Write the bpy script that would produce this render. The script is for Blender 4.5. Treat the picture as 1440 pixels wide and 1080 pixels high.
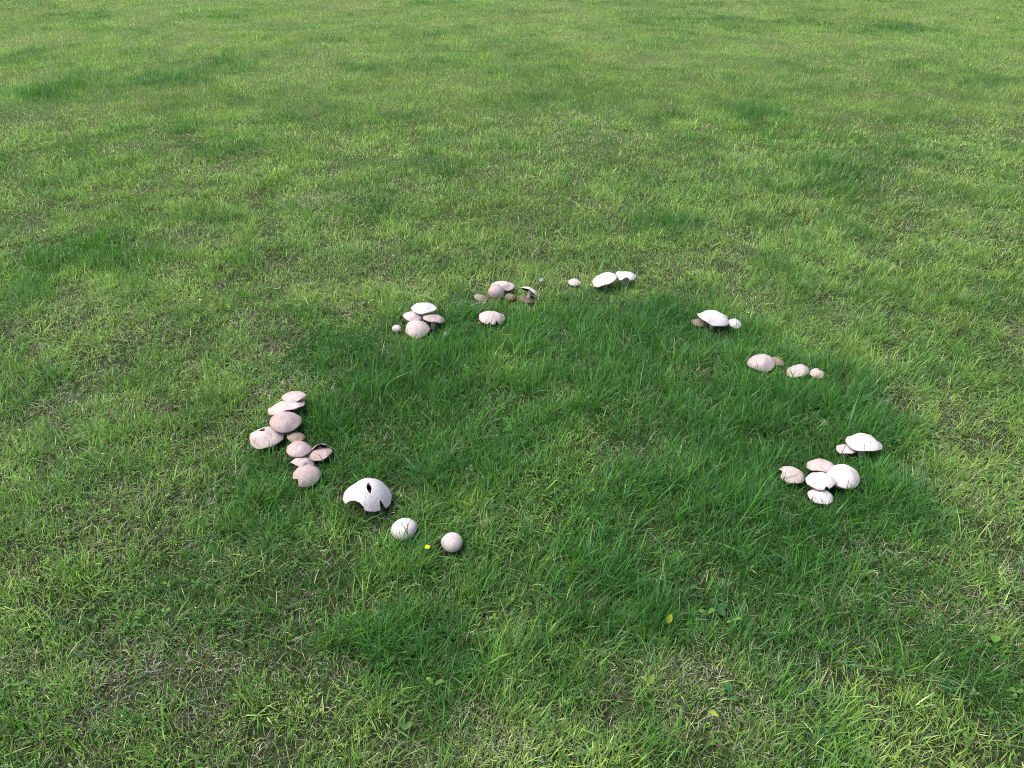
import bpy, math, random
import numpy as np
from mathutils import Vector, Matrix

for o in list(bpy.data.objects):
    bpy.data.objects.remove(o, do_unlink=True)
scene = bpy.context.scene
COL = scene.collection

# ------------------------------------------------------------------ camera
CAM_H = 1.60
PITCH = 34.0
cam_d = bpy.data.cameras.new('camera')
cam_d.sensor_width = 36.0
cam_d.lens = 27.0
cam_d.clip_end = 1000.0
cam_d.clip_start = 0.05
cam = bpy.data.objects.new('camera', cam_d)
COL.objects.link(cam)
cam.location = (0, 0, CAM_H)
cam.rotation_euler = (math.radians(90 - PITCH), 0, 0)
scene.camera = cam

# ------------------------------------------------------------------ sky, sun, exposure (soft overcast)
SUN_EL, SUN_AZ = 60.0, -84.0          # azimuth from +Y towards +X
world = bpy.data.worlds.new('World')
scene.world = world
world.use_nodes = True
wn = world.node_tree.nodes
wl = world.node_tree.links
wn.clear()
wo = wn.new('ShaderNodeOutputWorld')
bg = wn.new('ShaderNodeBackground')
sky = wn.new('ShaderNodeTexSky')
sky.sky_type = 'NISHITA'
sky.sun_disc = False
sky.sun_elevation = math.radians(SUN_EL)
sky.sun_rotation = math.radians(SUN_AZ)
sky.air_density = 0.7
sky.dust_density = 3.0
sky.ozone_density = 0.6
bg.inputs['Strength'].default_value = 0.15
wl.new(sky.outputs[0], bg.inputs['Color'])
wl.new(bg.outputs[0], wo.inputs['Surface'])

sun_d = bpy.data.lights.new('sun', 'SUN')
sun_d.energy = 1.25
sun_d.angle = math.radians(70)
sun_d.color = (1.0, 0.975, 0.94)
sun = bpy.data.objects.new('sun', sun_d)
COL.objects.link(sun)
el, az = math.radians(SUN_EL), math.radians(SUN_AZ)
sdir = Vector((math.sin(az) * math.cos(el), math.cos(az) * math.cos(el), math.sin(el)))
sun.rotation_euler = sdir.to_track_quat('Z', 'Y').to_euler()
sun.location = (0, 0, 8)

vs = scene.view_settings
vs.view_transform = 'Standard'
vs.look = 'None'
vs.gamma = 1.0
vs.use_curve_mapping = False
vs.exposure = 1.43
scene.cycles.use_denoising = True
scene.cycles.denoising_prefilter = 'NONE'
scene.cycles.denoising_input_passes = 'RGB_ALBEDO_NORMAL'
scene.cycles.filter_width = 1.0
scene.cycles.max_bounces = 6
scene.cycles.diffuse_bounces = 3
scene.cycles.glossy_bounces = 2
scene.cycles.transmission_bounces = 4

# ------------------------------------------------------------------ noise and terrain
rng = np.random.default_rng(20240917)
random.seed(7)
TAB = rng.random((256, 256))


def vnoise(x, y, ox=0.0, oy=0.0):
    x = np.asarray(x, float) + ox
    y = np.asarray(y, float) + oy
    xi = np.floor(x).astype(int); yi = np.floor(y).astype(int)
    fx = x - xi; fy = y - yi
    fx = fx * fx * (3 - 2 * fx); fy = fy * fy * (3 - 2 * fy)
    a = TAB[xi & 255, yi & 255]; b = TAB[(xi + 1) & 255, yi & 255]
    c = TAB[xi & 255, (yi + 1) & 255]; d = TAB[(xi + 1) & 255, (yi + 1) & 255]
    return (a * (1 - fx) + b * fx) * (1 - fy) + (c * (1 - fx) + d * fx) * fy


def fbm(x, y, f, ox=0.0, oct=3):
    s = 0.0; a = 1.0; t = 0.0
    for i in range(oct):
        s = s + a * vnoise(np.asarray(x) * f, np.asarray(y) * f, ox + 17.3 * i, 5.1 * ox + 9.7 * i)
        t += a; a *= 0.5; f *= 2.03
    return s / t


def ground_z(x, y):
    return (fbm(x, y, 0.35, 3.0, 2) - 0.5) * 0.07 + (fbm(x, y, 2.1, 11.0, 2) - 0.5) * 0.035


pr = math.radians(PITCH)
FWD = np.array([0, math.cos(pr), -math.sin(pr)])
UP = np.array([0, math.sin(pr), math.cos(pr)])
RIGHT = np.array([1.0, 0, 0])
CPOS = np.array([0, 0, CAM_H])
FPX = 1080.0                                   # focal length in pixels of a 1440 wide picture


def ray(px, py):
    d = FWD + RIGHT * ((px - 720) / FPX) + UP * ((540 - py) / FPX)
    return d


def site(px, py, hz=0.0):
    """place on the lawn that a surveyed point lies at, hz above the turf"""
    d = ray(px, py)
    z = hz
    for _ in range(6):
        t = (z - CAM_H) / d[2]
        p = CPOS + d * t
        z = hz + float(ground_z(p[0], p[1]))
    return CPOS + d * ((z - CAM_H) / d[2])


# ------------------------------------------------------------------ small helpers
def mesh_np(name, verts, quads=None, tris=None):
    me = bpy.data.meshes.new(name)
    nv = len(verts)
    nq = 0 if quads is None else len(quads)
    nt = 0 if tris is None else len(tris)
    me.vertices.add(nv)
    me.vertices.foreach_set('co', np.ascontiguousarray(verts, dtype=np.float32).ravel())
    loops = []
    starts = []
    tot = 0
    if nq:
        loops.append(np.asarray(quads, np.int32).ravel())
        starts.append(np.arange(nq, dtype=np.int32) * 4); tot = nq * 4
    if nt:
        loops.append(np.asarray(tris, np.int32).ravel())
        starts.append(tot + np.arange(nt, dtype=np.int32) * 3); tot += nt * 3
    lp = np.concatenate(loops); st = np.concatenate(starts)
    me.loops.add(len(lp))
    me.loops.foreach_set('vertex_index', lp)
    me.polygons.add(len(st))
    me.polygons.foreach_set('loop_start', st)
    me.update(calc_edges=True)
    return me


def link(name, me, mat=None, parent=None):
    o = bpy.data.objects.new(name, me)
    COL.objects.link(o)
    if mat is not None:
        me.materials.append(mat)
    if parent is not None:
        o.parent = parent
    return o


def tag(o, label, cat, group=None):
    o['label'] = label
    o['category'] = cat
    if group:
        o['group'] = group


def smooth(me):
    me.polygons.foreach_set('use_smooth', np.ones(len(me.polygons), dtype=bool))


class NT:
    def __init__(self, name):
        self.m = bpy.data.materials.new(name)
        self.m.use_nodes = True
        self.t = self.m.node_tree
        self.t.nodes.clear()
        self.out = self.t.nodes.new('ShaderNodeOutputMaterial')

    def n(self, typ, **kw):
        nd = self.t.nodes.new(typ)
        for k, v in kw.items():
            setattr(nd, k, v)
        return nd

    def l(self, a, b):
        self.t.links.new(a, b)

    def mix(self, fac, a, b, blend='MIX'):
        nd = self.n('ShaderNodeMix', data_type='RGBA', blend_type=blend)
        for s, v in ((0, fac), (6, a), (7, b)):
            if hasattr(v, 'is_output') or isinstance(v, bpy.types.NodeSocket):
                self.l(v, nd.inputs[s])
            else:
                nd.inputs[s].default_value = v if s == 0 else (*v, 1)
        return nd.outputs[2]

    def math(self, op, a, b=None, c=None):
        nd = self.n('ShaderNodeMath', operation=op)
        for i, v in enumerate((a, b, c)):
            if v is None:
                continue
            if isinstance(v, bpy.types.NodeSocket):
                self.l(v, nd.inputs[i])
            else:
                nd.inputs[i].default_value = v
        return nd.outputs[0]

    def ramp(self, fac, lo, hi):
        nd = self.n('ShaderNodeMapRange')
        nd.clamp = True
        self.l(fac, nd.inputs[0])
        nd.inputs[1].default_value = lo
        nd.inputs[2].default_value = hi
        return nd.outputs[0]

    def noise(self, vec, scale, detail=3.0, rough=0.55):
        nd = self.n('ShaderNodeTexNoise')
        nd.inputs['Scale'].default_value = scale
        nd.inputs['Detail'].default_value = detail
        nd.inputs['Roughness'].default_value = rough
        if vec is not None:
            self.l(vec, nd.inputs['Vector'])
        return nd.outputs[0]


def mat_blade(name, rough=0.5, trans=0.35, spec=0.35):
    t = NT(name)
    at = t.n('ShaderNodeAttribute', attribute_name='Col')
    p = t.n('ShaderNodeBsdfPrincipled')
    p.inputs['Roughness'].default_value = rough
    p.inputs['Specular IOR Level'].default_value = spec
    t.l(at.outputs['Color'], p.inputs['Base Color'])
    if trans > 0:
        tr = t.n('ShaderNodeBsdfTranslucent')
        c2 = t.mix(1.0, at.outputs['Color'], (1.0, 1.2, 0.65), 'MULTIPLY')
        t.l(c2, tr.inputs['Color'])
        mx = t.n('ShaderNodeMixShader')
        mx.inputs[0].default_value = trans
        t.l(p.outputs[0], mx.inputs[1]); t.l(tr.outputs[0], mx.inputs[2])
        t.l(mx.outputs[0], t.out.inputs[0])
    else:
        t.l(p.outputs[0], t.out.inputs[0])
    return t.m


def mat_ground():
    t = NT('turf_soil')
    tc = t.n('ShaderNodeTexCoord')
    v = tc.outputs['Object']
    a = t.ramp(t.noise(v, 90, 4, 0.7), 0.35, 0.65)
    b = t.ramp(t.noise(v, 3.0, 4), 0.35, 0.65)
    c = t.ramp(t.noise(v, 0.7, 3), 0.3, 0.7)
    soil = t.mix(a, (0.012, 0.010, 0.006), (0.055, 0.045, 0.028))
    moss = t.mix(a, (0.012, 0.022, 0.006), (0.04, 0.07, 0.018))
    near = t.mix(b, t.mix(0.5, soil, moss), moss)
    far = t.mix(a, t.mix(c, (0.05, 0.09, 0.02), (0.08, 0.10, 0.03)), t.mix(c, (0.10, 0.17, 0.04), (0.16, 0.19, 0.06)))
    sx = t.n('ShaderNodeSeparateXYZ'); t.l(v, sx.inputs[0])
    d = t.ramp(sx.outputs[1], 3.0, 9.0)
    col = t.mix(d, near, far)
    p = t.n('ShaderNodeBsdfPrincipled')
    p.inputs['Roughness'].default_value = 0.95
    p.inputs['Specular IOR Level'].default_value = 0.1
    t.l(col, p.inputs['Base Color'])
    bm = t.n('ShaderNodeBump'); bm.inputs['Strength'].default_value = 0.8
    bm.inputs['Distance'].default_value = 0.01
    t.l(t.noise(v, 120, 4, 0.7), bm.inputs['Height'])
    t.l(bm.outputs[0], p.inputs['Normal'])
    t.l(p.outputs[0], t.out.inputs[0])
    return t.m


def mat_cap():
    t = NT('mushroom_cap_skin')
    tc = t.n('ShaderNodeTexCoord')
    oi = t.n('ShaderNodeObjectInfo')
    v = tc.outputs['Object']
    sh = t.n('ShaderNodeVectorMath', operation='ADD')
    rv = t.n('ShaderNodeCombineXYZ')
    t.l(t.math('MULTIPLY', oi.outputs['Random'], 37.0), rv.inputs[0])
    t.l(t.math('MULTIPLY', oi.outputs['Random'], 11.0), rv.inputs[2])
    t.l(v, sh.inputs[0]); t.l(rv.outputs[0], sh.inputs[1])
    w = sh.outputs[0]
    s = t.n('ShaderNodeSeparateXYZ'); t.l(v, s.inputs[0])
    ang = t.math('ARCTAN2', s.outputs[1], s.outputs[0])
    rad = t.math('SQRT', t.math('ADD', t.math('POWER', s.outputs[0], 2.0), t.math('POWER', s.outputs[1], 2.0)))
    pv = t.n('ShaderNodeCombineXYZ')
    t.l(t.math('MULTIPLY', t.math('COSINE', ang), 3.0), pv.inputs[0])
    t.l(t.math('MULTIPLY', t.math('SINE', ang), 3.0), pv.inputs[1])
    t.l(t.math('ADD', t.math('MULTIPLY', rad, 22.0), t.math('MULTIPLY', oi.outputs['Random'], 60.0)), pv.inputs[2])
    streak = t.ramp(t.noise(pv.outputs[0], 7.0, 3, 0.6), 0.35, 0.7)
    blotch = t.ramp(t.noise(w, 24, 5, 0.65), 0.42, 0.64)
    stain = t.ramp(t.noise(w, 46, 4, 0.7), 0.60, 0.70)
    spot = t.ramp(t.noise(w, 190, 2, 0.5), 0.70, 0.76)
    scale = t.ramp(t.noise(w, 130, 3, 0.6), 0.48, 0.66)
    base = oi.outputs['Color']
    c = t.mix(t.math('MULTIPLY', streak, 0.5), base, t.mix(1.0, base, (0.78, 0.66, 0.60), 'MULTIPLY'))
    c = t.mix(t.math('MULTIPLY', blotch, 0.6), c, t.mix(1.0, base, (0.86, 0.74, 0.66), 'MULTIPLY'))
    c = t.mix(t.math('MULTIPLY', scale, 0.22), c, t.mix(1.0, base, (0.75, 0.62, 0.55), 'MULTIPLY'))
    gs = t.n('ShaderNodeSeparateXYZ'); t.l(tc.outputs['Generated'], gs.inputs[0])
    gr = t.math('SQRT', t.math('ADD', t.math('POWER', t.math('SUBTRACT', gs.outputs[0], 0.5), 2.0), t.math('POWER', t.math('SUBTRACT', gs.outputs[1], 0.5), 2.0)))
    gr = t.math('ADD', gr, t.math('MULTIPLY', t.math('SUBTRACT', blotch, 0.5), 0.12))
    c = t.mix(t.math('MULTIPLY', t.ramp(gr, 0.28, 0.5), 0.6), c, t.mix(1.0, c, (0.80, 0.72, 0.70), 'MULTIPLY'))
    c = t.mix(t.math('MULTIPLY', stain, 0.45), c, t.mix(1.0, base, (0.52, 0.40, 0.32), 'MULTIPLY'))
    c = t.mix(t.math('MULTIPLY', spot, 0.7), c, (0.16, 0.10, 0.06))
    p = t.n('ShaderNodeBsdfPrincipled')
    p.inputs['Roughness'].default_value = 0.47
    p.inputs['Specular IOR Level'].default_value = 0.4
    p.inputs['Subsurface Weight'].default_value = 0.0
    t.l(c, p.inputs['Base Color'])
    bm = t.n('ShaderNodeBump'); bm.inputs['Strength'].default_value = 0.5
    bm.inputs['Distance'].default_value = 0.002
    t.l(t.math('ADD', streak, t.noise(w, 90, 4, 0.6)), bm.inputs['Height'])
    t.l(bm.outputs[0], p.inputs['Normal'])
    t.l(p.outputs[0], t.out.inputs[0])
    return t.m


def mat_simple(name, c1, c2, scale, rough=0.7, use_obj=False, trans=0.0, spec=0.3):
    t = NT(name)
    tc = t.n('ShaderNodeTexCoord')
    f = t.ramp(t.noise(tc.outputs['Object'], scale, 4, 0.6), 0.32, 0.68)
    if use_obj:
        oi = t.n('ShaderNodeObjectInfo')
        col = t.mix(f, t.mix(1.0, oi.outputs['Color'], c1, 'MULTIPLY'), t.mix(1.0, oi.outputs['Color'], c2, 'MULTIPLY'))
    else:
        col = t.mix(f, c1, c2)
    p = t.n('ShaderNodeBsdfPrincipled')
    p.inputs['Roughness'].default_value = rough
    p.inputs['Specular IOR Level'].default_value = spec
    t.l(col, p.inputs['Base Color'])
    if trans > 0:
        tr = t.n('ShaderNodeBsdfTranslucent'); t.l(col, tr.inputs['Color'])
        mx = t.n('ShaderNodeMixShader'); mx.inputs[0].default_value = trans
        t.l(p.outputs[0], mx.inputs[1]); t.l(tr.outputs[0], mx.inputs[2])
        t.l(mx.outputs[0], t.out.inputs[0])
    else:
        t.l(p.outputs[0], t.out.inputs[0])
    return t.m


M_GRASS = mat_blade('grass_blade', 0.45, 0.42, 0.34)
M_STRAW = mat_blade('dry_straw', 0.75, 0.15, 0.2)
M_CLOVER = mat_blade('clover_leaf', 0.6, 0.35, 0.25)
M_GROUND = mat_ground()
M_CAP = mat_cap()
M_GILL = mat_simple('mushroom_gills', (0.035, 0.017, 0.013), (0.075, 0.04, 0.03), 60, 0.9, spec=0.1)
M_STEM = mat_simple('mushroom_stem', (0.36, 0.29, 0.23), (0.56, 0.48, 0.41), 45, 0.75)
M_LEAF = mat_simple('weed_leaf', (0.75, 0.8, 0.75), (1.15, 1.15, 1.1), 60, 0.6, use_obj=True, trans=0.4, spec=0.15)
M_PETAL = mat_simple('flower_petal', (0.85, 0.66, 0.01), (0.9, 0.76, 0.02), 80, 0.4, trans=0.2)
M_WHITEFL = mat_simple('clover_floret', (0.55, 0.55, 0.48), (0.75, 0.74, 0.68), 200, 0.7, trans=0.2)

# ------------------------------------------------------------------ ground sheet
xs = np.concatenate([[-300, -120, -60, -30, -18], np.arange(-13, 13.01, 0.1), [18, 30, 60, 120, 300]])
ys = np.concatenate([[-300, -100, -30, -8, -3], np.arange(-1, 18.01, 0.1), [22, 30, 60, 120, 300]])
gx, gy = np.meshgrid(xs, ys)
gz = ground_z(gx, gy)
nx_, ny_ = len(xs), len(ys)
idx = np.arange(nx_ * ny_).reshape(ny_, nx_)
q = np.stack([idx[:-1, :-1], idx[:-1, 1:], idx[1:, 1:], idx[1:, :-1]], -1).reshape(-1, 4)
gm = mesh_np('ground', np.stack([gx, gy, gz], -1).reshape(-1, 3), q)
smooth(gm)
ground = link('ground', gm, M_GROUND)
ground['kind'] = 'structure'
ground['label'] = 'mown lawn soil and moss under the grass'

# ------------------------------------------------------------------ mushrooms
WHITE = (0.57, 0.545, 0.535)
CREAM = (0.55, 0.515, 0.495)
BLUSH = (0.49, 0.415, 0.39)
PINK = (0.415, 0.335, 0.31)
TAN = (0.27, 0.20, 0.155)
BROWN = (0.15, 0.10, 0.08)
CAPS = []                                      # for the grass to make room


def cap_meshes(R, k, seed, bites, holes, button=False, wob=1.0):
    r = np.random.default_rng(seed)
    nseg, nring = (160, 44) if holes else (72, 18)
    th = np.arange(nseg) / nseg * 2 * math.pi
    ph = r.random(8) * 6.28
    rim = 1 + wob * (0.035 * np.sin(2 * th + ph[0]) + 0.022 * np.sin(3 * th + ph[1]) + 0.014 * np.sin(5 * th + ph[2])
                     + 0.008 * np.sin(9 * th + ph[3]) + 0.006 * np.sin(17 * th + ph[4]))
    rim = rim + 0.028 * wob * (r.random(nseg) - 0.5) * (r.random(nseg) < 0.5)
    droop = wob * (0.05 * np.sin(2 * th + ph[5]) + 0.03 * np.sin(3 * th + ph[6]) + 0.02 * np.sin(7 * th + ph[7]))
    bite = np.zeros(nseg)
    for (a, hw, dep) in bites:
        d = np.abs((np.degrees(th) - a + 180) % 360 - 180)
        b = np.clip(1 - d / hw, 0, 1)
        jit = np.convolve(np.tile(r.random(nseg), 3), np.ones(9) / 9, 'same')[nseg:2 * nseg]
        b = np.sqrt(np.clip(b * 1.3, 0, 1)) * dep * (0.7 + 0.6 * jit)
        bite = np.maximum(bite, b)
    verts = []
    rows = []
    if button:
        phis = np.linspace(0, math.radians(128), nring)
    else:
        phis = np.arcsin(np.linspace(0, 1, nring) ** 0.85)
    lump = r.random(4) * 6.28
    def put(rr, zz):
        rows.append(len(verts))
        for i in range(nseg):
            verts.append((rr[i] * math.cos(th[i]), rr[i] * math.sin(th[i]), zz[i]))
    for p in phis[1:]:
        u = math.sin(p)
        zc = (k * math.cos(p) if p <= math.pi / 2 else 0.75 * k * math.cos(p)) if button else k * (1 - u ** 2.3)
        full = R * u * rim
        mx = R * rim * (1 - bite)
        rr = np.minimum(full, mx)
        # where the rim is bitten off, the surface stays on the dome
        uu = np.clip(rr / (R * rim), 0, 1)
        zz = np.where(full > mx, k * (1 - uu ** 2.3), zc) * R
        if button:
            zz = np.full(nseg, zc * R)
            rr = full
        zz = zz + R * droop * u ** 2 + R * (0.022 if button else 0.029) * wob * (np.sin(4 * rr / R * 2 + 3 * th + lump[0]) + np.sin(6 * rr / R + 2 * th + lump[1])) * u
        put(rr, zz)
    last = rows[-1]
    lastv = np.array(verts[last:last + nseg])
    # lip: rolls under, then a thin inner face
    rr = np.hypot(lastv[:, 0], lastv[:, 1])
    put(rr * 0.99, lastv[:, 2] - 0.028 * R)
    put(rr * 0.95, lastv[:, 2] - 0.030 * R)
    put(rr * 0.90, lastv[:, 2] - 0.02 * R)
    verts.append((0, 0, k * R))
    top = len(verts) - 1
    V = np.array(verts)
    quads = []
    tris = [(top, rows[0] + i, rows[0] + (i + 1) % nseg) for i in range(nseg)]
    def in_hole(idx4):
        c = V[list(idx4)].mean(0)
        for (hx, hy, ha, hb, rot) in holes:
            dx, dy = c[0] / R - hx, c[1] / R - hy
            cr, sr = math.cos(rot), math.sin(rot)
            a_, b_ = dx * cr + dy * sr, -dx * sr + dy * cr
            if (a_ / ha) ** 2 + (b_ / hb) ** 2 < 1:
                return True
        return False
    for j in range(len(rows) - 1):
        for i in range(nseg):
            f = (rows[j] + i, rows[j + 1] + i, rows[j + 1] + (i + 1) % nseg, rows[j] + (i + 1) % nseg)
            if holes and j < nring - 1 and in_hole(f):
                continue
            quads.append(f)
    if holes:
        tris = [f for f in tris if not in_hole(f)]
    if holes:
        cnt = {}
        for f in list(quads) + list(tris):
            for a_, b_ in zip(f, f[1:] + f[:1]):
                cnt.setdefault((min(a_, b_), max(a_, b_)), []).append((a_, b_))
        extra = {}
        vl = list(map(tuple, V))
        rim_from = rows[nring - 1]
        def inner(i):
            if i not in extra:
                v = V[i]
                best = min(holes, key=lambda h: (v[0] / R - h[0]) ** 2 + (v[1] / R - h[1]) ** 2)
                c0 = np.array([best[0] * R, best[1] * R])
                xy = v[:2] + (c0 - v[:2]) * r.uniform(0.05, 0.28)
                extra[i] = len(vl)
                vl.append((xy[0], xy[1], v[2] - R * r.uniform(0.07, 0.12)))
            return extra[i]
        for key, lst in list(cnt.items()):
            if len(lst) == 1 and max(key) < rim_from or (len(lst) == 1 and top in key):
                a_, b_ = lst[0]
                quads.append((b_, a_, inner(a_), inner(b_)))
        V = np.array(vl)
    cap = mesh_np('cap', V, quads, tris)
    smooth(cap)
    # gills: radial plates under the cap
    gv = []
    gq = []
    ng = nseg
    inner = V[rows[-1]:rows[-1] + nseg]
    ir = np.hypot(inner[:, 0], inner[:, 1])
    levels = (1.0, 0.8, 0.55, 0.3, 0.12)
    for li, f in enumerate(levels):
        for i in range(ng):
            rad = ir[i] * f
            rip = (0.018 if i % 2 else -0.018) * R * (0 if li in (0, 4) else 1)
            z0 = inner[i, 2]
            base = z0 * f + (1 - f ** 2) * k * R * (0.45 if not button else 0.1) + rip
            gv.append((rad * math.cos(th[i]), rad * math.sin(th[i]), base))
    for li in range(len(levels) - 1):
        for i in range(ng):
            a = li * ng + i; b = li * ng + (i + 1) % ng
            gq.append((a, b, b + ng, a + ng))
    gills = mesh_np('gills', np.array(gv), gq)
    smooth(gills)
    return cap, gills


def stem_mesh(p0, p1, r0, r1, seed):
    r = np.random.default_rng(seed)
    p0, p1 = np.array(p0), np.array(p1)
    n, s = 7, 14
    axis = p1 - p0
    L = np.linalg.norm(axis); axis = axis / L
    a = np.cross(axis, [1, 0, 0.1]); a /= np.linalg.norm(a)
    b = np.cross(axis, a)
    bend = a * L * 0.06 * (r.random() - 0.5) + b * L * 0.06 * (r.random() - 0.5)
    V = []
    for i in range(n):
        t = i / (n - 1)
        c = p0 + axis * L * t + bend * math.sin(t * math.pi)
        rad = r0 + (r1 - r0) * t + 0.12 * r0 * math.sin(t * 9 + seed)
        if i == 0:
            rad *= 1.25
        for j in range(s):
            g = j / s * 2 * math.pi
            V.append(c + (a * math.cos(g) + b * math.sin(g)) * rad * (1 + 0.05 * math.sin(3 * g + seed)))
    Q = []
    for i in range(n - 1):
        for j in range(s):
            Q.append((i * s + j, i * s + (j + 1) % s, (i + 1) * s + (j + 1) % s, (i + 1) * s + j))
    V.append(p0); V.append(p1)
    T = [(len(V) - 2, (j + 1) % s, j) for j in range(s)] + [(len(V) - 1, (n - 1) * s + j, (n - 1) * s + (j + 1) % s) for j in range(s)]
    me = mesh_np('stem', np.array(V), Q, T)
    smooth(me)
    return me


def mushroom(label, group, cx, cy, w, h, roll, hz, color, k=0.42, bites=(), holes=(), button=False, back=False, wob=1.0, seed=0):
    hz = hz * 0.86
    p = site(cx, cy, hz)
    depth = float(np.dot(p - CPOS, FWD))
    R = 0.5 * w * depth / FPX
    view = p - CPOS
    view = view / np.linalg.norm(view)
    rt = np.cross(view, UP); rt /= np.linalg.norm(rt)
    up = np.cross(rt, view)
    ro = math.radians(roll)
    u2 = up * math.cos(ro) + rt * math.sin(ro)
    r2 = rt * math.cos(ro) - up * math.sin(ro)
    rho = h / w
    kk = k if not button else 0.74
    if back:                                   # the cap leans away and shows its gills
        s = -rho * 0.6
        off = 0.0
    else:
        def top_of(m):
            cc = math.sqrt(max(1e-6, 1 - m * m))
            if button:
                return math.sqrt(m * m + kk * kk * cc * cc)
            return kk * cc + m * m / (4 * kk * cc) if abs(m) < 2 * kk * cc else abs(m)
        lo, hi = -0.5, 0.98
        for _ in range(40):
            m = (lo + hi) / 2
            bot = m if not button else math.sqrt(m * m + (0.5 * kk) ** 2 * (1 - m * m))
            val = bot + top_of(m)
            if val < 2 * rho:
                lo = m
            else:
                hi = m
        s = (lo + hi) / 2
        bot = s if not button else math.sqrt(s * s + (0.5 * kk) ** 2 * (1 - s * s))
        off = (top_of(s) - bot) / 2 * R
    c = math.sqrt(max(0, 1 - s * s))
    nrm = -view * s + u2 * c
    ydir = view * c + u2 * s                   # away from the viewer along the cap
    ctr = p - u2 * off
    rotm = Matrix(((r2[0], ydir[0], nrm[0]), (r2[1], ydir[1], nrm[1]), (r2[2], ydir[2], nrm[2])))
    bx = ctr[0] - nrm[0] * hz * 0.5
    by = ctr[1] - nrm[1] * hz * 0.5
    base = np.array([bx, by, float(ground_z(bx, by))])
    root = bpy.data.objects.new('mushroom', None)
    root.empty_display_size = 0.03
    COL.objects.link(root)
    root.location = base
    tag(root, label, 'mushroom', group)
    capm, gillm = cap_meshes(R, kk, seed, bites, holes, button, wob)
    loc = Vector(ctr - base)
    co = link('cap', capm, M_CAP, root)
    g = link('gills', gillm, M_GILL, root)
    rj = random.Random(seed)
    j = 1 + (rj.random() - 0.5) * 0.16
    wv = (rj.random() - 0.5) * 0.08
    for ob in (co, g):
        ob.location = loc
        ob.rotation_euler = rotm.to_euler()
    co.color = (color[0] * j, color[1] * j * (1 - wv * 0.4), color[2] * j * (1 - wv), 1)
    top = np.array(loc) + nrm * kk * R * 0.42
    sr = min(0.009, R * 0.2)
    st = link('stem', stem_mesh((0, 0, -0.012), top, sr * 1.15, sr, seed), M_STEM, root)
    CAPS.append((ctr, np.stack([r2, ydir, nrm]), R, kk, button, base, sr, hz))
    return root


# --- cluster of ten pinkish caps
A = 'pinkish mushrooms packed along one side of the ring'
mushroom('small flat pale pink cap, tan on one edge, ending the pinkish row', A, 413.8, 557.5, 34, 14.5, -11, .062, BLUSH, .30, seed=1)
mushroom('long narrow pink cap with a wavy rim, second in the pinkish row', A, 402, 571.7, 49, 15, -15, .052, BLUSH, .28, seed=2, wob=1.5)
mushroom('rounded smooth pink dome overlapping the pink cap with a dark hole', A, 402.1, 592.7, 44, 29, -3, .058, PINK, .48, seed=3, wob=.7)
mushroom('wide pale pink cap with a black hole near its back rim', A, 375.7, 614.3, 48, 29, -8, .032, BLUSH, .42, holes=((-.22, .30, .19, .24, 0.5),), seed=4)
mushroom('dull tan cap half hidden low in the middle of the pinkish cluster', A, 416.6, 614.5, 26, 14, 3, .026, TAN, .35, seed=5)
mushroom('oval pink cap beside the dull tan cap, above a frayed low cap', A, 420.2, 631.6, 35, 22, -6, .050, PINK, .45, seed=6, wob=.8)
mushroom('pale rimmed cap tipped back with its dark gills showing in the pinkish cluster', A, 450, 629.5, 24, 12, -14, .042, BLUSH, .35, back=True, seed=7)
mushroom('pink cap lying in front of the tipped cap with dark gills', A, 450.5, 637.9, 33, 17, -15, .034, PINK, .38, seed=8)
mushroom('frayed low pink cap squeezed between two oval pink caps', A, 425.6, 649.2, 34, 14, 4, .030, BLUSH, .34, bites=((-70, 14, .18), (200, 12, .2)), seed=9, wob=1.6)
mushroom('rounded pink cap with a small rim notch, pinkish cap closest to the torn white cap', A, 431.3, 668.6, 39, 31, 0, .034, PINK, .48, bites=((218, 16, .24),), seed=10)
# --- three white ones
mushroom('largest white cap, torn at the rim, with a dark hole in its top', 'white mushrooms by the yellow flower', 517.3, 696.5, 66, 46, 4, .050, WHITE, .74,
         bites=((238, 26, .19), (314, 7, .24)), wob=.7, holes=((.04, -.22, .12, .26, 0.2),), seed=11)
mushroom('egg shaped white mushroom between the torn white cap and the yellow flower', 'white mushrooms by the yellow flower', 567.9, 743.5, 37, 30, -16, .030, WHITE, .7, button=True, seed=12, wob=.5)
mushroom('round white button mushroom beside the small yellow flower', 'white mushrooms by the yellow flower', 635.4, 762.3, 31, 27, 5, .030, CREAM, .75, button=True, seed=13, wob=.4)
# --- stacked group of five
B = 'five mushrooms heaped together at the ring edge'
mushroom('flat white cap on top of the heap of five mushrooms', B, 596.7, 432.9, 37.5, 14.6, 0, .078, WHITE, .30, seed=14, wob=.8)
mushroom('pinkish cap with a broken rim under the flat white cap of the heap', B, 580, 444.6, 29, 13, 4, .062, BLUSH, .36, bites=((170, 14, .22),), seed=15)
mushroom('flattened pinkish cap crossed by a grass blade, beside the white topped heap', B, 609.6, 447.5, 31, 11.5, 8, .058, PINK, .28, seed=16)
mushroom('wide pale dome streaked with grass at the foot of the heap of five', B, 587.5, 462.5, 36, 25, 0, .034, BLUSH, .52, seed=17)
mushroom('tiny white mushroom button just outside the heap of five', B, 558, 461.7, 13.5, 10, 0, .028, WHITE, .6, button=True, seed=18, wob=.5)
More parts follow.
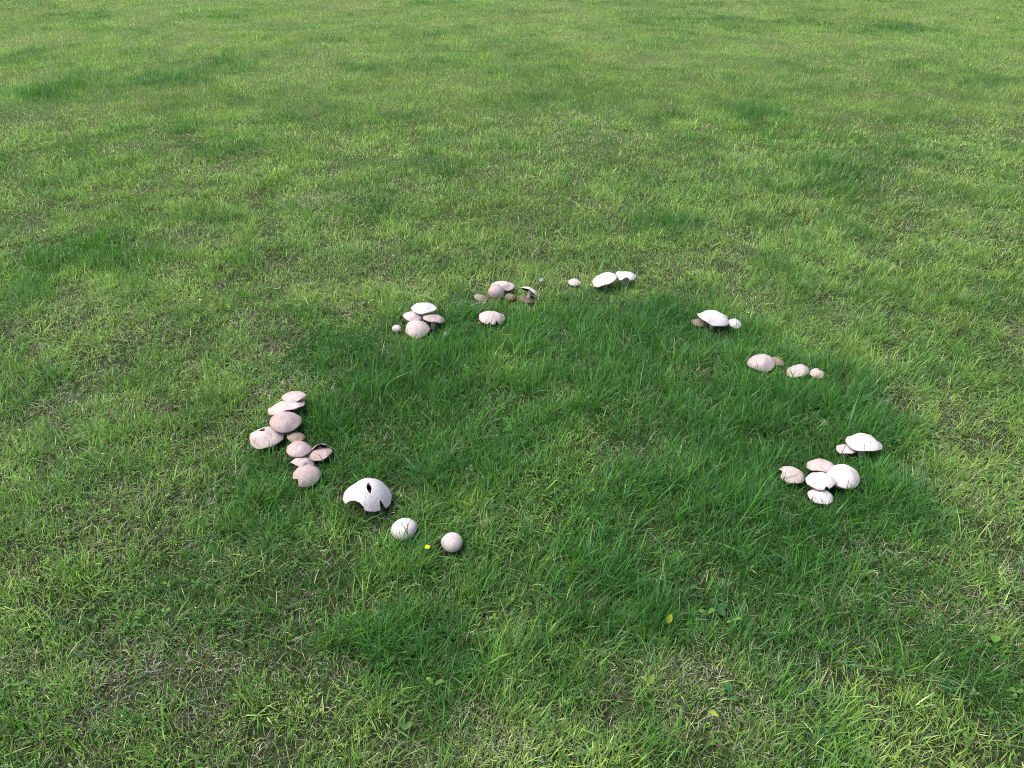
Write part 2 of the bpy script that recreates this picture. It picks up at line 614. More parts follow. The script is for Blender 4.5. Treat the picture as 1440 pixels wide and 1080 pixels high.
# --- scattered pinkish and brown caps at the back
C = 'pinkish and brown mushrooms at the back of the ring'
mushroom('small upright pink dome with long side facing out, at the back of the ring', C, 697.8, 410, 22, 22, -30, .066, PINK, .62, seed=19, wob=.7)
mushroom('pale pink cap arching behind the small upright pink dome', C, 707, 401.0, 32, 11.5, 5, .046, BLUSH, .38, seed=20)
mushroom('little dull tan cap in the dark gap beside the pink dome', C, 717, 417.5, 15, 9, 8, .024, TAN, .4, seed=21)
mushroom('pale olive tan cap buried in grass beside the upright pink dome', C, 676.2, 418.8, 20, 10, 18, .022, TAN, .42, seed=22)
mushroom('thin white cap tilted steeply above a brown cap', C, 746.6, 407.3, 30, 4.8, 27, .080, CREAM, .4, seed=23)
mushroom('dark brown cap lying under the tilted thin white cap', C, 745.2, 420.6, 29, 10.5, 14, .026, BROWN, .34, seed=24)
mushroom('whitish cap striped with grass, bitten at its back rim, beside the pink dome', C, 691.5, 446.8, 36, 20, 6, .036, BLUSH, .46, bites=((52, 24, .34), (300, 6, .25), (262, 5, .2)), seed=25)
# --- pair of white caps at the back
D = 'white pair and small cap at the far point of the ring'
mushroom('small pinkish cap alone in the grass next to the white pair', D, 808, 397, 18, 9.5, 2, .028, BLUSH, .40, seed=26)
mushroom('broad white cap sloping down on one side, larger of the white pair', D, 849.5, 393, 37, 17, -19, .058, WHITE, .42, seed=27)
mushroom('wavy white cap with a scooped rim, smaller of the white pair', D, 880.6, 388, 30, 12.5, 10, .062, WHITE, .36, bites=((272, 20, .3),), seed=28, wob=1.4)
# --- right back trio
E = 'long white cap and its two small neighbours'
mushroom('long white cap tilted over two smaller mushrooms', E, 1003.3, 446.8, 45, 19, 18, .062, WHITE, .36, seed=29)
mushroom('small white cap at the low end of the long tilted white cap', E, 1033, 455, 20, 13, 20, .040, WHITE, .45, seed=30)
mushroom('small beige cap with a brown tear under the raised end of the long white cap', E, 983.5, 453.5, 23, 10.5, 10, .028, TAN, .36, bites=((50, 16, .3),), seed=31)
# --- right middle
F = 'weathered beige mushrooms low in the lush grass'
mushroom('pointed pale cap with a faded pink rim, largest of the low beige mushrooms', F, 1070.5, 510, 37, 24, 8, .042, BLUSH, .60, seed=32)
mushroom('tan cap mostly hidden behind the pointed pale cap', F, 1093, 508, 22, 10, 22, .028, TAN, .4, seed=33)
mushroom('cream domed cap with grass over its rim beside a broken cap', F, 1121.7, 522, 30, 18.5, -4, .036, BLUSH, .5, seed=34)
mushroom('broken cream cap with a dark notch in its back rim', F, 1147.7, 525, 20, 14, 10, .034, BLUSH, .46, bites=((55, 22, .42), (180, 16, .25)), seed=35, wob=1.5)
# --- right cluster
G = 'white mushrooms grouped on the open side of the ring'
mushroom('broad white cap with one dark spot, leaning over a small pinkish cap', G, 1215, 622.8, 47, 24, 12, .062, WHITE, .36, holes=((.36, -.28, .06, .075, 0),), seed=36)
mushroom('small pinkish cap tucked under the broad white cap with a dark spot', G, 1190.6, 631.6, 28, 13, 6, .036, BLUSH, .36, seed=37)
mushroom('lone pinkish cap with a ragged rim beside the white foursome', G, 1112.7, 667.5, 37, 23, 15, .040, BLUSH, .44, bites=((200, 22, .24), (150, 10, .14)), seed=38)
mushroom('pinkish flat cap behind two white caps in the foursome', G, 1155, 655, 40, 18, 3, .052, BLUSH, .36, seed=39)
mushroom('widest smooth white dome of the white foursome', G, 1183.8, 669.4, 50, 31, 14, .052, WHITE, .46, seed=40, wob=.7)
mushroom('white cap in the middle of the foursome, overlapping the widest dome', G, 1154.5, 676, 41, 23.5, 6, .060, WHITE, .44, bites=((295, 9, .16),), seed=41)
mushroom('lowest white cap of the foursome, crossed by two grass blades', G, 1153.8, 697.5, 36, 21, 14, .030, WHITE, .42, seed=42)

# ------------------------------------------------------------------ maps of growth on the lawn
ring_pts = np.array([c[5][:2] for c in CAPS])
RC = np.array(site(795, 590)[:2])


def blobs(x, y, items):
    v = np.zeros_like(x)
    wob = 0.5 + fbm(x, y, 7.0, 41.0, 2)
    for (px, py, wpx, hpx, s) in items:
        c = site(px, py)
        dpt = float(np.dot(c - CPOS, FWD))
        rx = wpx * dpt / FPX
        ry = abs(site(px, max(2, py - hpx))[1] - c[1])
        d = ((x - c[0]) / rx) ** 2 + ((y - c[1]) / ry) ** 2
        v = np.maximum(v, s * np.exp(-d * wob * 0.9))
    return v


LUSH = [(230, 880, 230, 90, .42), (1290, 900, 230, 110, .5), (760, 930, 200, 80, .45), (330, 760, 120, 60, .5), (60, 1000, 120, 60, .4), (480, 820, 120, 50, .6),
        (1330, 520, 90, 60, .35), (380, 480, 90, 40, .4), (30, 560, 70, 30, .45), (1065, 160, 60, 14, 1), (1270, 42, 60, 9, .9), (1340, 60, 45, 10, .6), (125, 350, 80, 26, .9), (60, 132, 70, 13, .8),
        (215, 112, 55, 10, .8), (960, 315, 60, 20, .8), (500, 98, 40, 9, .6), (20, 420, 60, 40, .6), (560, 915, 120, 70, 1.0),
        (1380, 960, 90, 70, .8), (1290, 810, 70, 40, .7), (1190, 245, 60, 16, .6), (520, 300, 60, 22, .4), (400, 345, 60, 22, .4),
        (990, 840, 120, 50, .7), (130, 900, 80, 40, .25), (340, 20, 70, 8, .5), (700, 150, 40, 8, .4), (1000, 170, 40, 10, .5),
        (1090, 45, 60, 8, .4), (560, 165, 50, 12, .35), (310, 85, 60, 12, .4), (880, 120, 60, 12, .3), (640, 45, 40, 7, .4)]
DRY = [(285, 240, 50, 10, .9), (60, 160, 90, 18, .7), (440, 278, 40, 8, .8), (150, 710, 90, 40, .6), (895, 640, 55, 22, .8),
       (1240, 785, 60, 20, .8), (1180, 850, 40, 16, .8), (965, 950, 90, 35, .8), (1010, 1010, 120, 30, .7), (1360, 700, 60, 25, .6),
       (110, 430, 80, 35, .5), (700, 1050, 80, 30, .7), (1330, 960, 40, 16, .6), (700, 880, 60, 20, .4), (820, 850, 60, 25, .5),
       (60, 660, 60, 30, .6), (490, 432, 20, 8, .8), (200, 470, 60, 30, .4), (1290, 570, 60, 25, .45), (1060, 420, 60, 20, .5),
       (760, 165, 60, 12, .5), (1080, 60, 80, 12, .5), (640, 110, 60, 12, .5), (470, 940, 40, 20, .6), (100, 570, 40, 20, .6),
       (340, 590, 30, 40, .4), (450, 360, 60, 20, .5), (870, 960, 50, 30, .6), (160, 1030, 50, 20, .4), (1200, 900, 40, 20, .4)]


def maps(x, y):
    # distance from the ring of mushrooms, taken as an ellipse on the lawn
    dx = (x - RC[0]) / 1.02
    dy = (y - RC[1]) / 0.92
    wob = (fbm(x, y, 2.6, 23.0, 3) - 0.5) * 0.6
    d = np.sqrt(dx * dx + dy * dy) + wob
    inside = np.clip((1.22 - d) / 0.34, 0, 1)
    core = np.clip((0.70 - d) / 0.5, 0, 1)
    ringl = inside * (1 - 0.32 * core)
    n1 = fbm(x, y, 1.5, 31.0, 3)
    n2 = fbm(x, y, 4.5, 53.0, 3)
    patch = np.clip((n1 - 0.50) * 3.0, 0, 1) * 0.4 + np.clip((n2 - 0.55) * 4, 0, 1) * 0.35
    bl_ = blobs(x, y, LUSH)
    ringl = ringl * np.clip(0.95 + 2.4 * (n2 * 0.6 + n1 * 0.4 - 0.5), 0.35, 1.15)
    lush = np.clip(np.maximum(np.maximum(ringl, bl_), patch), 0, 1)
    n3 = fbm(x, y, 2.7, 71.0, 3)
    n4 = fbm(x, y, 9.0, 83.0, 2)
    dry = np.clip((n3 - 0.50) * 2.8, 0, 1) * 0.65 + np.clip((n4 - 0.58) * 4, 0, 1) * 0.6
    dry = np.clip(np.maximum(dry * (1 - 0.85 * np.maximum(ringl, bl_)), blobs(x, y, DRY)), 0, 1)
    return lush, dry, inside


# ------------------------------------------------------------------ grass
def scatter(n_of_y, y0, y1, clumpy, seed):
    """roots over the lawn strip y0..y1, gathered in tufts"""
    r = np.random.default_rng(seed)
    ysamp = np.linspace(y0, y1, 400)
    wid = 1.44 * ysamp + 1.4
    dens = n_of_y(ysamp) * wid
    cdf = np.concatenate([[0], np.cumsum((dens[1:] + dens[:-1]) / 2 * np.diff(ysamp))])
    N = int(cdf[-1])
    NTF = max(1, int(N / clumpy))
    ty = np.interp(r.random(NTF) * cdf[-1], cdf, ysamp)
    tx = (r.random(NTF) - 0.5) * (1.44 * ty + 1.4)
    tid = r.integers(0, NTF, N)
    tr = (0.014 + 0.022 * r.random(NTF)) * np.clip(ty / 3.0, 1, 3)
    x = tx[tid] + r.normal(0, 1, N) * tr[tid]
    y = ty[tid] + r.normal(0, 1, N) * tr[tid]
    return r, x, y, tid, tx, ty, NTF


def side_of(theta, twist):
    return np.stack([-np.sin(theta) * np.cos(twist), np.cos(theta) * np.cos(twist), np.sin(twist)], 1)


def blades(r, x, y, L, lean0, curl, theta, W, col, segs, twist):
    """vertices and faces of tapering, bending blades"""
    N = len(x)
    z = ground_z(x, y) - 0.004
    P = np.zeros((N, segs + 1, 3))
    P[:, 0] = np.stack([x, y, z], 1)
    ct, st = np.cos(theta), np.sin(theta)
    for i in range(segs):
        a = lean0 + curl * ((i + 0.5) / segs)
        ds = L / segs
        P[:, i + 1, 0] = P[:, i, 0] + np.sin(a) * ct * ds
        P[:, i + 1, 1] = P[:, i, 1] + np.sin(a) * st * ds
        P[:, i + 1, 2] = P[:, i, 2] + np.cos(a) * ds
    g = ground_z(P[:, :, 0], P[:, :, 1])
    P[:, 1:, 2] = np.maximum(P[:, 1:, 2], g[:, 1:] + 0.004 + 0.010 * r.random((N, 1)))
    ok = ~hits_caps(P)
    P, side, W, col = P[ok], side_of(theta, twist)[ok], W[ok], col[ok]
    N = len(P)
    prof = {3: (0.75, 1.0, 0.8), 2: (0.8, 0.95), 1: (1.0,)}[segs]
    nv = 2 * segs + 1
    V = np.zeros((N, nv, 3))
    for i in range(segs):
        off = side * (W * prof[i] * 0.5)[:, None]
        V[:, 2 * i] = P[:, i] - off
        V[:, 2 * i + 1] = P[:, i] + off
    V[:, 2 * segs] = P[:, segs]
    b = (np.arange(N) * nv)[:, None]
    Q = [b + np.array([2 * i, 2 * i + 1, 2 * i + 3, 2 * i + 2]) for i in range(segs - 1)]
    Q = np.concatenate(Q, 0) if Q else np.zeros((0, 4), int)
    T = b + np.array([2 * segs - 2, 2 * segs - 1, 2 * segs])
    return V.reshape(-1, 3), Q, T, np.repeat(col, nv, 0)


def hits_caps(P):
    bad = np.zeros(len(P), bool)
    S = P.shape[1]
    zone = np.where((P[:, 0, 1] > 1.2) & (P[:, 0, 1] < 3.9) & (np.abs(P[:, 0, 0]) < 1.7))[0]
    Z = P[zone, 0]
    for (ctr, F, R, kk, button, base, sr, hz) in CAPS:
        near = zone[(np.abs(Z[:, 0] - ctr[0]) < R + 0.16) & (np.abs(Z[:, 1] - ctr[1]) < R + 0.16)]
        if not len(near):
            continue
        q = P[near]
        hit = np.zeros(len(near), bool)
        for i in range(S - 1):
            for f in (0.0, 0.25, 0.5, 0.75, 1.0):
                s = q[:, i] * (1 - f) + q[:, i + 1] * f
                l = (s - ctr) @ F.T
                rr = np.hypot(l[:, 0], l[:, 1]) / (R * 1.06)
                zt = kk * R + 0.003
                zb = (0.30 if not button else 0.75 * kk) * R
                zz = np.where(l[:, 2] > 0, l[:, 2] / zt, l[:, 2] / zb)
                hit |= (rr * rr + zz * zz) < 1.0
                ds = np.hypot(s[:, 0] - base[0], s[:, 1] - base[1])
                hit |= (ds < sr * 1.5) & (s[:, 2] < base[2] + hz)
        bad[near[hit]] = True
    return bad


def make_room(r, x, y, L):
    """grass beside a cap is pushed aside and stays below its rim"""
    for (ctr, F, R, kk, button, base, sr, hz) in CAPS:
        d = np.hypot(x - ctr[0], y - ctr[1])
        lim = np.where(d < R * 0.9, np.maximum(0.018, hz * 0.75), np.maximum(0.026, hz * 1.3))
        sel = (d < R + 0.028) & (r.random(len(x)) < 0.66)
        # blades behind a cap may stand taller
        behind = (y > ctr[1] + R * 0.8)
        sel &= ~(behind & (r.random(len(x)) < 0.6))
        L[sel] = np.minimum(L[sel], lim[sel] * (0.7 + 0.5 * r.random(sel.sum())))
    return L


def palette(r, lush, dry, ty_rand, N):
    yg = np.array([0.252, 0.372, 0.080])
    mg = np.array([0.143, 0.290, 0.047])
    dg = np.array([0.060, 0.190, 0.023])
    bl = np.array([0.080, 0.195, 0.072])
    straw = np.array([0.47, 0.43, 0.28])
    pale = np.array([0.49, 0.53, 0.28])
    t = np.clip(lush * 1.3 + r.normal(0, 0.16, N) + (ty_rand - 0.5) * 0.85, 0, 1)[:, None]
    c = np.where(t < 0.5, yg + (mg - yg) * (t * 2), mg + (dg - mg) * (t * 2 - 1))
    isb = (r.random(N) < 0.12 + 0.10 * lush)[:, None]
    c = np.where(isb, bl * (0.8 + 0.5 * r.random((N, 1))), c)
    pd = 0.008 + 0.20 * dry + 0.03 * (1 - lush)
    u = r.random(N)
    c = np.where((u < pd)[:, None], straw * (0.55 + 0.6 * r.random((N, 1))), c)
    c = np.where(((u > pd) & (u < pd + 0.11 * (1 - lush) + 0.015 + 0.15 * dry))[:, None], pale * (0.7 + 0.5 * r.random((N, 1))), c)
    c = c * (0.55 + 0.95 * r.random((N, 1)) ** 1.3) * (1.14 - 0.28 * ty_rand[:, None])
    return c


def grass_layer(n_of_y, y0, y1, clumpy, seed, segs, wmul):
    r, x, y, tid, tx, ty, NTF = scatter(n_of_y, y0, y1, clumpy, seed)
    lush, dry, inside = maps(x, y)
    thin = np.clip((0.43 - fbm(x, y, 5.0, 161.0, 3)) * 5.0, 0, 0.6)
    keep = r.random(len(x)) > np.maximum(0.36 * dry, thin * (1 - 0.5 * lush)) * np.clip(1.25 - 0.12 * y, 0.35, 1)
    x, y, tid, lush, dry, inside = x[keep], y[keep], tid[keep], lush[keep], dry[keep], inside[keep]
    N = len(x)
    trand = r.random(NTF)[tid]
    thgt = (0.6 + 0.9 * r.random(NTF) ** 1.6)[tid] * (0.65 + 0.75 * fbm(x, y, 6.0, 151.0, 2))
    L = (0.041 + 0.026 * lush - 0.016 * dry) * thgt * (0.55 + 0.75 * r.random(N))
    L *= np.where(r.random(N) < 0.04, 1.5, 1.0)
    L = make_room(r, x, y, L)
    out = np.arctan2(y - ty[tid], x - tx[tid])
    mow = (fbm(x, y, 1.1, 97.0, 2) - 0.5) * 9.0
    mixv = r.random(N)
    th = np.where(mixv < 0.55, out + r.normal(0, 0.6, N), np.where(mixv < 0.7, mow + r.normal(0, 0.5, N), r.random(N) * 6.283))
    flat = r.random(N) < (0.10 + 0.25 * dry)
    lean = np.where(flat, 1.1 + 0.4 * r.random(N), np.abs(r.normal(0.42, 0.32, N)))
    curl = np.where(flat, 0.3, np.abs(r.normal(0.50, 0.38, N)))
    W = (0.0014 + 0.0022 * r.random(N) ** 2 + 0.0003 * lush) * wmul(y)
    W *= np.where(r.random(N) < 0.05, 1.7, 1.0)
    tw = r.normal(0, 0.5, N)
    hue = np.clip(0.55 * trand + 1.4 * (fbm(x, y, 5.5, 171.0, 3) - 0.5) + np.clip(y / 5, 0.4, 1.0) * 1.6 * (fbm(x * 0.8, y, 2.3, 181.0, 3) - 0.5) + 0.225, 0, 1)
    col = palette(r, lush, dry, hue, N)
    dead = col[:, 0] > col[:, 1] * 0.85
    L = np.where(dead, L * 0.72, L) * np.clip(1.05 - 0.035 * (y - 3), 0.75, 1)
    W = np.where(dead, W * 0.72, W)
    return blades(r, x, y, L, lean, curl, th, W, col, segs, tw)


def join(parts):
    off = 0
    VV, QQ, TT, CC = [], [], [], []
    for V, Q, T, C in parts:
        VV.append(V); QQ.append(Q + off); TT.append(T + off); CC.append(C)
        off += len(V)
    return np.concatenate(VV), np.concatenate(QQ), np.concatenate(TT), np.concatenate(CC)


def coloured(name, V, Q, T, C, mat):
    me = mesh_np(name, V, Q, T)
    a = me.color_attributes.new('Col', 'FLOAT_COLOR', 'POINT')
    rgba = np.ones((len(V), 4), np.float32)
    rgba[:, :3] = C
    a.data.foreach_set('color', rgba.ravel())
    return link(name, me, mat)


wf = lambda y: np.clip(y / 3.2, 1, 3.4) ** 0.86
parts = [
    grass_layer(lambda y: 11000.0 + 0 * y, 0.45, 3.2, 40, 101, 3, lambda y: 1.0),
    grass_layer(lambda y: 20000.0 + 0 * y, 0.45, 3.2, 40, 111, 2, lambda y: 1.0),
    grass_layer(lambda y: 26000.0 * (3.2 / y) ** 1.8, 3.2, 6.0, 40, 202, 2, wf),
    grass_layer(lambda y: 14000.0 * (6.0 / y) ** 1.7, 6.0, 17.0, 30, 212, 1, wf),
]
V, Q, T, C = join(parts)
grass = coloured('grass', V, Q, T, C, M_GRASS)
grass['kind'] = 'stuff'
grass['label'] = 'short green lawn grass, lusher inside the mushroom ring'
grass['category'] = 'grass'

# ------------------------------------------------------------------ dry thatch lying in the turf
def thatch(n_of_y, y0, y1, seed, wm, segs):
    r, x, y, tid, tx, ty, NTF = scatter(n_of_y, y0, y1, 8, seed)
    lush, dry, inside = maps(x, y)
    keep = r.random(len(x)) < (0.26 + 0.9 * dry) * (1 - 0.45 * inside) * np.clip(1.3 - 0.1 * y, 0.4, 1)
    x, y, dry = x[keep], y[keep], dry[keep]
    N = len(x)
    L = 0.015 + 0.05 * r.random(N) ** 2
    th = r.random(N) * 6.283
    lean = 1.15 + 0.4 * r.random(N)
    curl = r.normal(0.1, 0.3, N)
    W = (0.0009 + 0.0011 * r.random(N)) * wm(y) * (1.5 if segs == 1 else 1.0)
    a = np.array([0.42, 0.36, 0.25]); b = np.array([0.20, 0.165, 0.12]); g = np.array([0.44, 0.43, 0.37]); m = np.array([0.10, 0.14, 0.05])
    u = r.random((N, 1))
    col = np.where(u < 0.30, a, np.where(u < 0.58, b, np.where(u < 0.72, g, m))) * (0.40 + 0.55 * r.random((N, 1)))
    return blades(r, x, y, L, lean, curl, th, W, col, segs, r.normal(0, 0.4, N))


V, Q, T, C = join([thatch(lambda y: 9000 + 0 * y, 0.45, 3.2, 303, lambda y: 1.0, 2),
                   thatch(lambda y: 16000 + 0 * y, 0.45, 3.2, 313, lambda y: 1.0, 1),
                   thatch(lambda y: 12000 * (3.2 / y) ** 1.8, 3.2, 14, 404, wf, 1)])
th_o = coloured('dry_thatch', V, Q, T, C, M_STRAW)
th_o['kind'] = 'stuff'
th_o['label'] = 'dead straw coloured grass lying flat in the lawn'
th_o['category'] = 'dry grass'


def wisp(label, px, py, n, sx, sy, seed):
    p = site(px, py, 0.03)
    r = np.random.default_rng(seed)
    x = p[0] + r.normal(0, sx, n); y = p[1] + r.normal(0, sy, n)
    col = np.array([0.36, 0.33, 0.25]) * (0.5 + 0.6 * r.random((n, 1)))
    x0 = x.copy()
    th = np.where(r.random(n) < .5, 0, math.pi) + r.normal(-0.25, 0.35, n)
    V, Q, T, C = blades(r, x, y, 0.05 + 0.10 * r.random(n), 1.0 + 0.4 * r.random(n), r.normal(0.2, 0.3, n), th,
                        0.0013 + 0.0012 * r.random(n), col, 3, r.normal(0, 0.4, n))
    base = np.array([p[0], p[1], float(ground_z(p[0], p[1]))])
    o = coloured('straw_wisp', V - base + np.array([0, 0, 0.006]), Q, T, C, M_STRAW)
    o.location = base
    tag(o, label, 'straw', 'wisps of dry straw on the lawn')


wisp('long wisp of pale dry straw lying behind the ring', 445, 277, 60, 0.14, 0.06, 71)
wisp('short wisp of grey dry straw beside the heap of five mushrooms', 493, 433, 14, 0.035, 0.02, 72)

# ------------------------------------------------------------------ clover and moss leaflets low in the turf
def leaflets(seed):
    r = np.random.default_rng(seed)
    n = 5200
    y = 0.6 + 4.2 * r.random(n) ** 0.8
    x = (r.random(n) - 0.5) * (1.44 * y + 1.0)
    k = fbm(x, y, 3.1, 131.0, 3) > 0.50
    x, y = x[k], y[k]
    lush, dry, inside = maps(x, y)
    VV, QQ, TT, CC = [], [], [], []
    N = len(x)
    z = ground_z(x, y) + 0.008 + 0.020 * r.random(N)
    a0 = r.random(N) * 6.283
    s = 0.0035 + 0.0045 * r.random(N)
    cols = np.array([0.06, 0.16, 0.03]) + (np.array([0.13, 0.24, 0.05]) - np.array([0.06, 0.16, 0.03])) * r.random((N, 1))
    tilt = r.normal(0, 0.35, (N, 2))
    off = 0
    for lf in range(3):
        a = a0 + lf * 2.094
        ca, sa = np.cos(a), np.sin(a)
        prof = [(0, 0), (0.8, 0.55), (1.6, 0.6), (1.9, 0.0), (1.6, -0.6), (0.8, -0.55)]
        V = np.zeros((N, 6, 3))
        for i, (u, v) in enumerate(prof):
            V[:, i, 0] = x + (u * ca - v * sa) * s
            V[:, i, 1] = y + (u * sa + v * ca) * s
            V[:, i, 2] = z + 0.35 * abs(v) * s + (V[:, i, 0] - x) * tilt[:, 0] + (V[:, i, 1] - y) * tilt[:, 1]
        b = (np.arange(N) * 6)[:, None] + off
        QQ.append(b + np.array([0, 1, 2, 3])); QQ.append(b + np.array([0, 3, 4, 5]))
        VV.append(V.reshape(-1, 3)); CC.append(np.repeat(cols, 6, 0)); off += N * 6
    V = np.concatenate(VV)
    return V, np.concatenate(QQ), None, np.concatenate(CC)


V, Q, T, C = leaflets(55)
cl = coloured('clover', V, Q, T, C, M_CLOVER)
cl['kind'] = 'stuff'
cl['label'] = 'tiny clover leaflets spread low through the lawn'
cl['category'] = 'clover'


# ------------------------------------------------------------------ broad leaved weeds, fallen leaves, flowers
def leaf_mesh(L, W, arch, fold, seed):
    r = np.random.default_rng(seed)
    n = 7
    V = []
    for i in range(n):
        t = i / (n - 1)
        w = W * 0.5 * (math.sin(math.pi * (t ** 0.85)) ** 0.8 if 0 < t < 1 else 0.04) * (1 + 0.10 * (r.random() - 0.5))
        xx = L * t * math.cos(arch * t * 0.8)
        zz = L * t * math.sin(arch * (0.9 - t * 0.9)) * 0.9
        V += [(xx, -w, zz + fold * w), (xx, 0, zz), (xx, w, zz + fold * w)]
    Q = []
    for i in range(n - 1):
        b = i * 3
        Q += [(b, b + 3, b + 4, b + 1), (b + 1, b + 4, b + 5, b + 2)]
    me = mesh_np('leaf', np.array(V), Q)
    smooth(me)
    return me


def weed(label, px, py, cols, leaves, group='broad leaved weeds in the lawn'):
    p = site(px, py, 0.02)
    root = bpy.data.objects.new('weed', None)
    root.empty_display_size = 0.02
    COL.objects.link(root)
    root.location = (p[0], p[1], float(ground_z(p[0], p[1])))
    tag(root, label, 'weed', group)
    rr = random.Random(int(px * 7 + py))
    for i, (ang, L, W, lift) in enumerate(leaves):
        o = link('leaf', leaf_mesh(L * 0.75, W * 0.65, 0.9, 0.25, int(px) + i), M_LEAF, root)
        o.location = (0, 0, lift * 0.75)
        o.rotation_euler = (rr.uniform(-.25, .25), rr.uniform(-.35, .05), math.radians(ang))
        c = cols
        j = rr.uniform(.85, 1.15)
        o.color = (c[0] * j, c[1] * j, c[2] * j, 1)
    return root


BG = (0.055, 0.16, 0.05)
LG = (0.13, 0.26, 0.05)
DGN = (0.04, 0.12, 0.035)
weed('pair of pale green curled weed leaves beside the upright yellow green leaf', 994, 866, LG, [(20, .05, .022, .035), (150, .04, .02, .03)])
weed('light green weed leaf next to the curled weed leaf pair', 1030, 875, LG, [(0, .045, .016, .035), (200, .03, .014, .03)])
weed('blue green broad weed leaf standing in the straw patch', 1028, 978, BG, [(110, .055, .028, .03), (-40, .035, .02, .02)])
weed('round green weed leaf on a stalk among long grass', 1395, 910, LG, [(60, .035, .034, .05), (180, .03, .024, .03)])
weed('small pale oval weed leaf over a bare patch', 1245, 944, (.13, .2, .09), [(0, .032, .018, .03), (150, .02, .014, .02)])
weed('blue green weed rosette inside the ring behind the round white button', 687, 716, BG, [(60, .075, .016, .022), (125, .06, .014, .02), (15, .055, .013, .02), (170, .05, .012, .02)])
weed('two dark blue green weed leaves forming a v inside the ring', 940, 690, DGN, [(100, .075, .02, .02), (40, .07, .02, .02), (200, .04, .018, .015)])
weed('bright heart shaped weed leaf inside the ring', 830, 694, LG, [(40, .03, .026, .035), (220, .02, .018, .03)])
weed('broad mid green weed leaf at the foot of the lush clump', 567, 1025, (.075, .16, .04), [(100, .06, .026, .02), (30, .05, .02, .02)])
weed('pointed green weed leaf pair in the lush clump', 545, 940, (.06, .15, .03), [(60, .06, .02, .035), (170, .05, .018, .03)])
weed('small grey green weed by the bare patch inside the ring', 875, 668, (.09, .15, .08), [(10, .04, .014, .02), (120, .04, .014, .02), (240, .035, .014, .02)])
weed('low dark weed rosette in front of the lush right edge of the ring', 1010, 855, DGN, [(30, .06, .03, .015), (110, .06, .03, .015), (200, .05, .028, .015), (300, .05, .028, .015)])
weed('bright leafed weed in a gap of the grass beside straw', 610, 965, LG, [(20, .05, .018, .03), (140, .045, .016, .03)])
weed('glossy weed leaves beside a straw patch with long blades', 1225, 790, BG, [(80, .055, .02, .025), (10, .05, .018, .025), (190, .04, .016, .02)])


def fallen(label, px, py, col, L, W, rot):
    p = site(px, py, 0.045)
    me = leaf_mesh(L * 0.8, W * 0.7, 0.5, 0.35, int(px))
    o = link('fallen_leaf', me, M_LEAF)
    o.location = p
    o.rotation_euler = rot
    o.color = (*col, 1)
    tag(o, label, 'leaf', 'small yellowish leaves caught in the grass')


fallen('upright oval yellow green leaf beside curled weed leaves', 938, 876, (.30, .33, .03), .035, .022, (0.5, -0.9, 0.9))
fallen('narrow yellow leaf lying in the straw patch', 996, 1000, (.26, .32, .04), .045, .016, (0.3, -0.5, -1.0))
fallen('light green leaf tip caught at the edge of the straw patch', 912, 962, (.16, .26, .04), .035, .02, (0.2, -0.6, 0.9))


def buttercup(px, py):
    p = site(px, py, 0.045)
    gz_ = float(ground_z(p[0], p[1]))
    root = bpy.data.objects.new('yellow_flower', None)
    root.empty_display_size = 0.02
    COL.objects.link(root)
    root.location = (p[0], p[1], gz_)
    tag(root, 'small bright yellow flower between two white mushrooms', 'flower')
    h = 0.045
    st = link('stem', stem_mesh((0, 0, -.006), (0, 0, h), .0011, .0009, 3), M_LEAF, root)
    st.color = (.09, .17, .04, 1)
    pm = leaf_mesh(.0105, .0105, 0.8, 0.3, 5)
    pm.materials.append(M_PETAL)
    for i in range(5):
        o = bpy.data.objects.new('petal', pm)
        COL.objects.link(o)
        o.parent = root
        o.location = (0, 0, h)
        o.rotation_euler = (0.25, -0.25, math.radians(72 * i + 10))
    V, Q = [], []
    for i in range(4):
        for j in range(8):
            a = j / 8 * 6.283
            rr_ = .0024 * math.cos(i / 3 * 1.4)
            V.append((rr_ * math.cos(a), rr_ * math.sin(a), .0028 * math.sin(i / 3 * 1.4)))
    for i in range(3):
        for j in range(8):
            Q.append((i * 8 + j, i * 8 + (j + 1) % 8, (i + 1) * 8 + (j + 1) % 8, (i + 1) * 8 + j))
    c = link('flower_centre', mesh_np('flower_centre', np.array(V), Q), M_PETAL, root)
    c.location = (0, 0, h)


buttercup(601, 770)


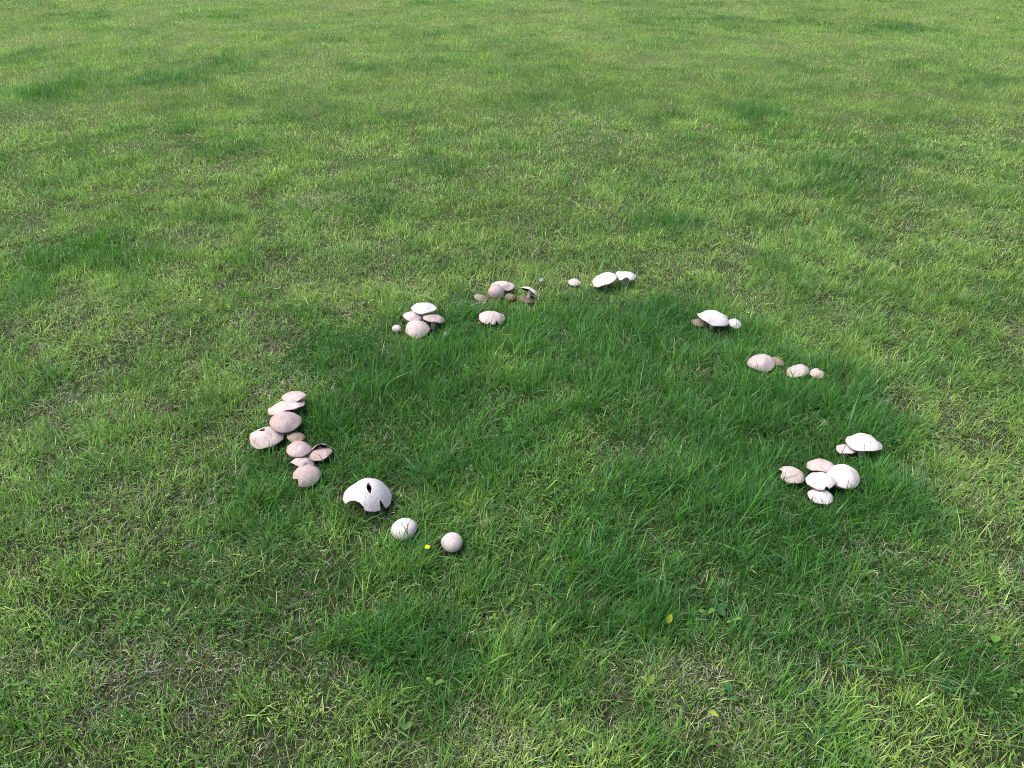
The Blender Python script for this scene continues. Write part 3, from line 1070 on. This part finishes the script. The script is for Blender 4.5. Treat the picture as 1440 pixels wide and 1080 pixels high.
def clover_flower(label, px, py, rad, h):
    p = site(px, py, h)
    root = bpy.data.objects.new('clover_flower', None)
    root.empty_display_size = 0.02
    COL.objects.link(root)
    root.location = (p[0], p[1], float(ground_z(p[0], p[1])))
    tag(root, label, 'flower', 'white clover flowers near the ring')
    r = np.random.default_rng(int(px))
    st = link('stem', stem_mesh((0, 0, -.006), (0, 0, h), .0011, .0010, 4), M_LEAF, root)
    st.color = (.09, .16, .05, 1)
    V, T = [], []
    n = 60
    for i in range(n):
        zc = 1 - 1.6 * (i + .5) / n
        a = i * 2.39996
        d = np.array([math.sqrt(max(0, 1 - zc * zc)) * math.cos(a), math.sqrt(max(0, 1 - zc * zc)) * math.sin(a), zc])
        s1 = np.cross(d, [0.3, 0.2, 1]); s1 /= np.linalg.norm(s1)
        b = len(V)
        tip = d * rad * (0.85 + .3 * r.random())
        V += [d * rad * .15, tip + s1 * rad * .16, tip * 1.12, tip - s1 * rad * .16]
        T += [(b, b + 1, b + 2), (b, b + 2, b + 3)]
    hd = link('flower_head', mesh_np('flower_head', np.array(V), None, T), M_WHITEFL, root)
    hd.location = (0, 0, h)


clover_flower('white clover flower head by the heap of five mushrooms', 627, 470, .009, .035)
clover_flower('white clover flower head behind the tilted thin white cap', 761.5, 393.5, .009, .04)


def fragment(px, py):
    p = site(px, py, 0.022)
    root = bpy.data.objects.new('mushroom_fragment', None)
    root.empty_display_size = 0.02
    COL.objects.link(root)
    root.location = (p[0], p[1], float(ground_z(p[0], p[1])))
    tag(root, 'pale broken piece of mushroom in the grass beyond the long white cap', 'mushroom', None)
    for i, (dx, dy, s) in enumerate(((-.011, 0, .013), (.011, .006, .011), (.002, -.010, .008))):
        c, g = cap_meshes(s, .5, 300 + i, ((40 + 90 * i, 40, .4),), ())
        o = link('crumb', c, M_CAP, root)
        o.location = (dx, dy, .016)
        o.rotation_euler = (.5 * (i - 1), .4, i)
        o.color = (.50, .47, .42, 1)


fragment(1057, 439)
print('mushrooms', len(CAPS))
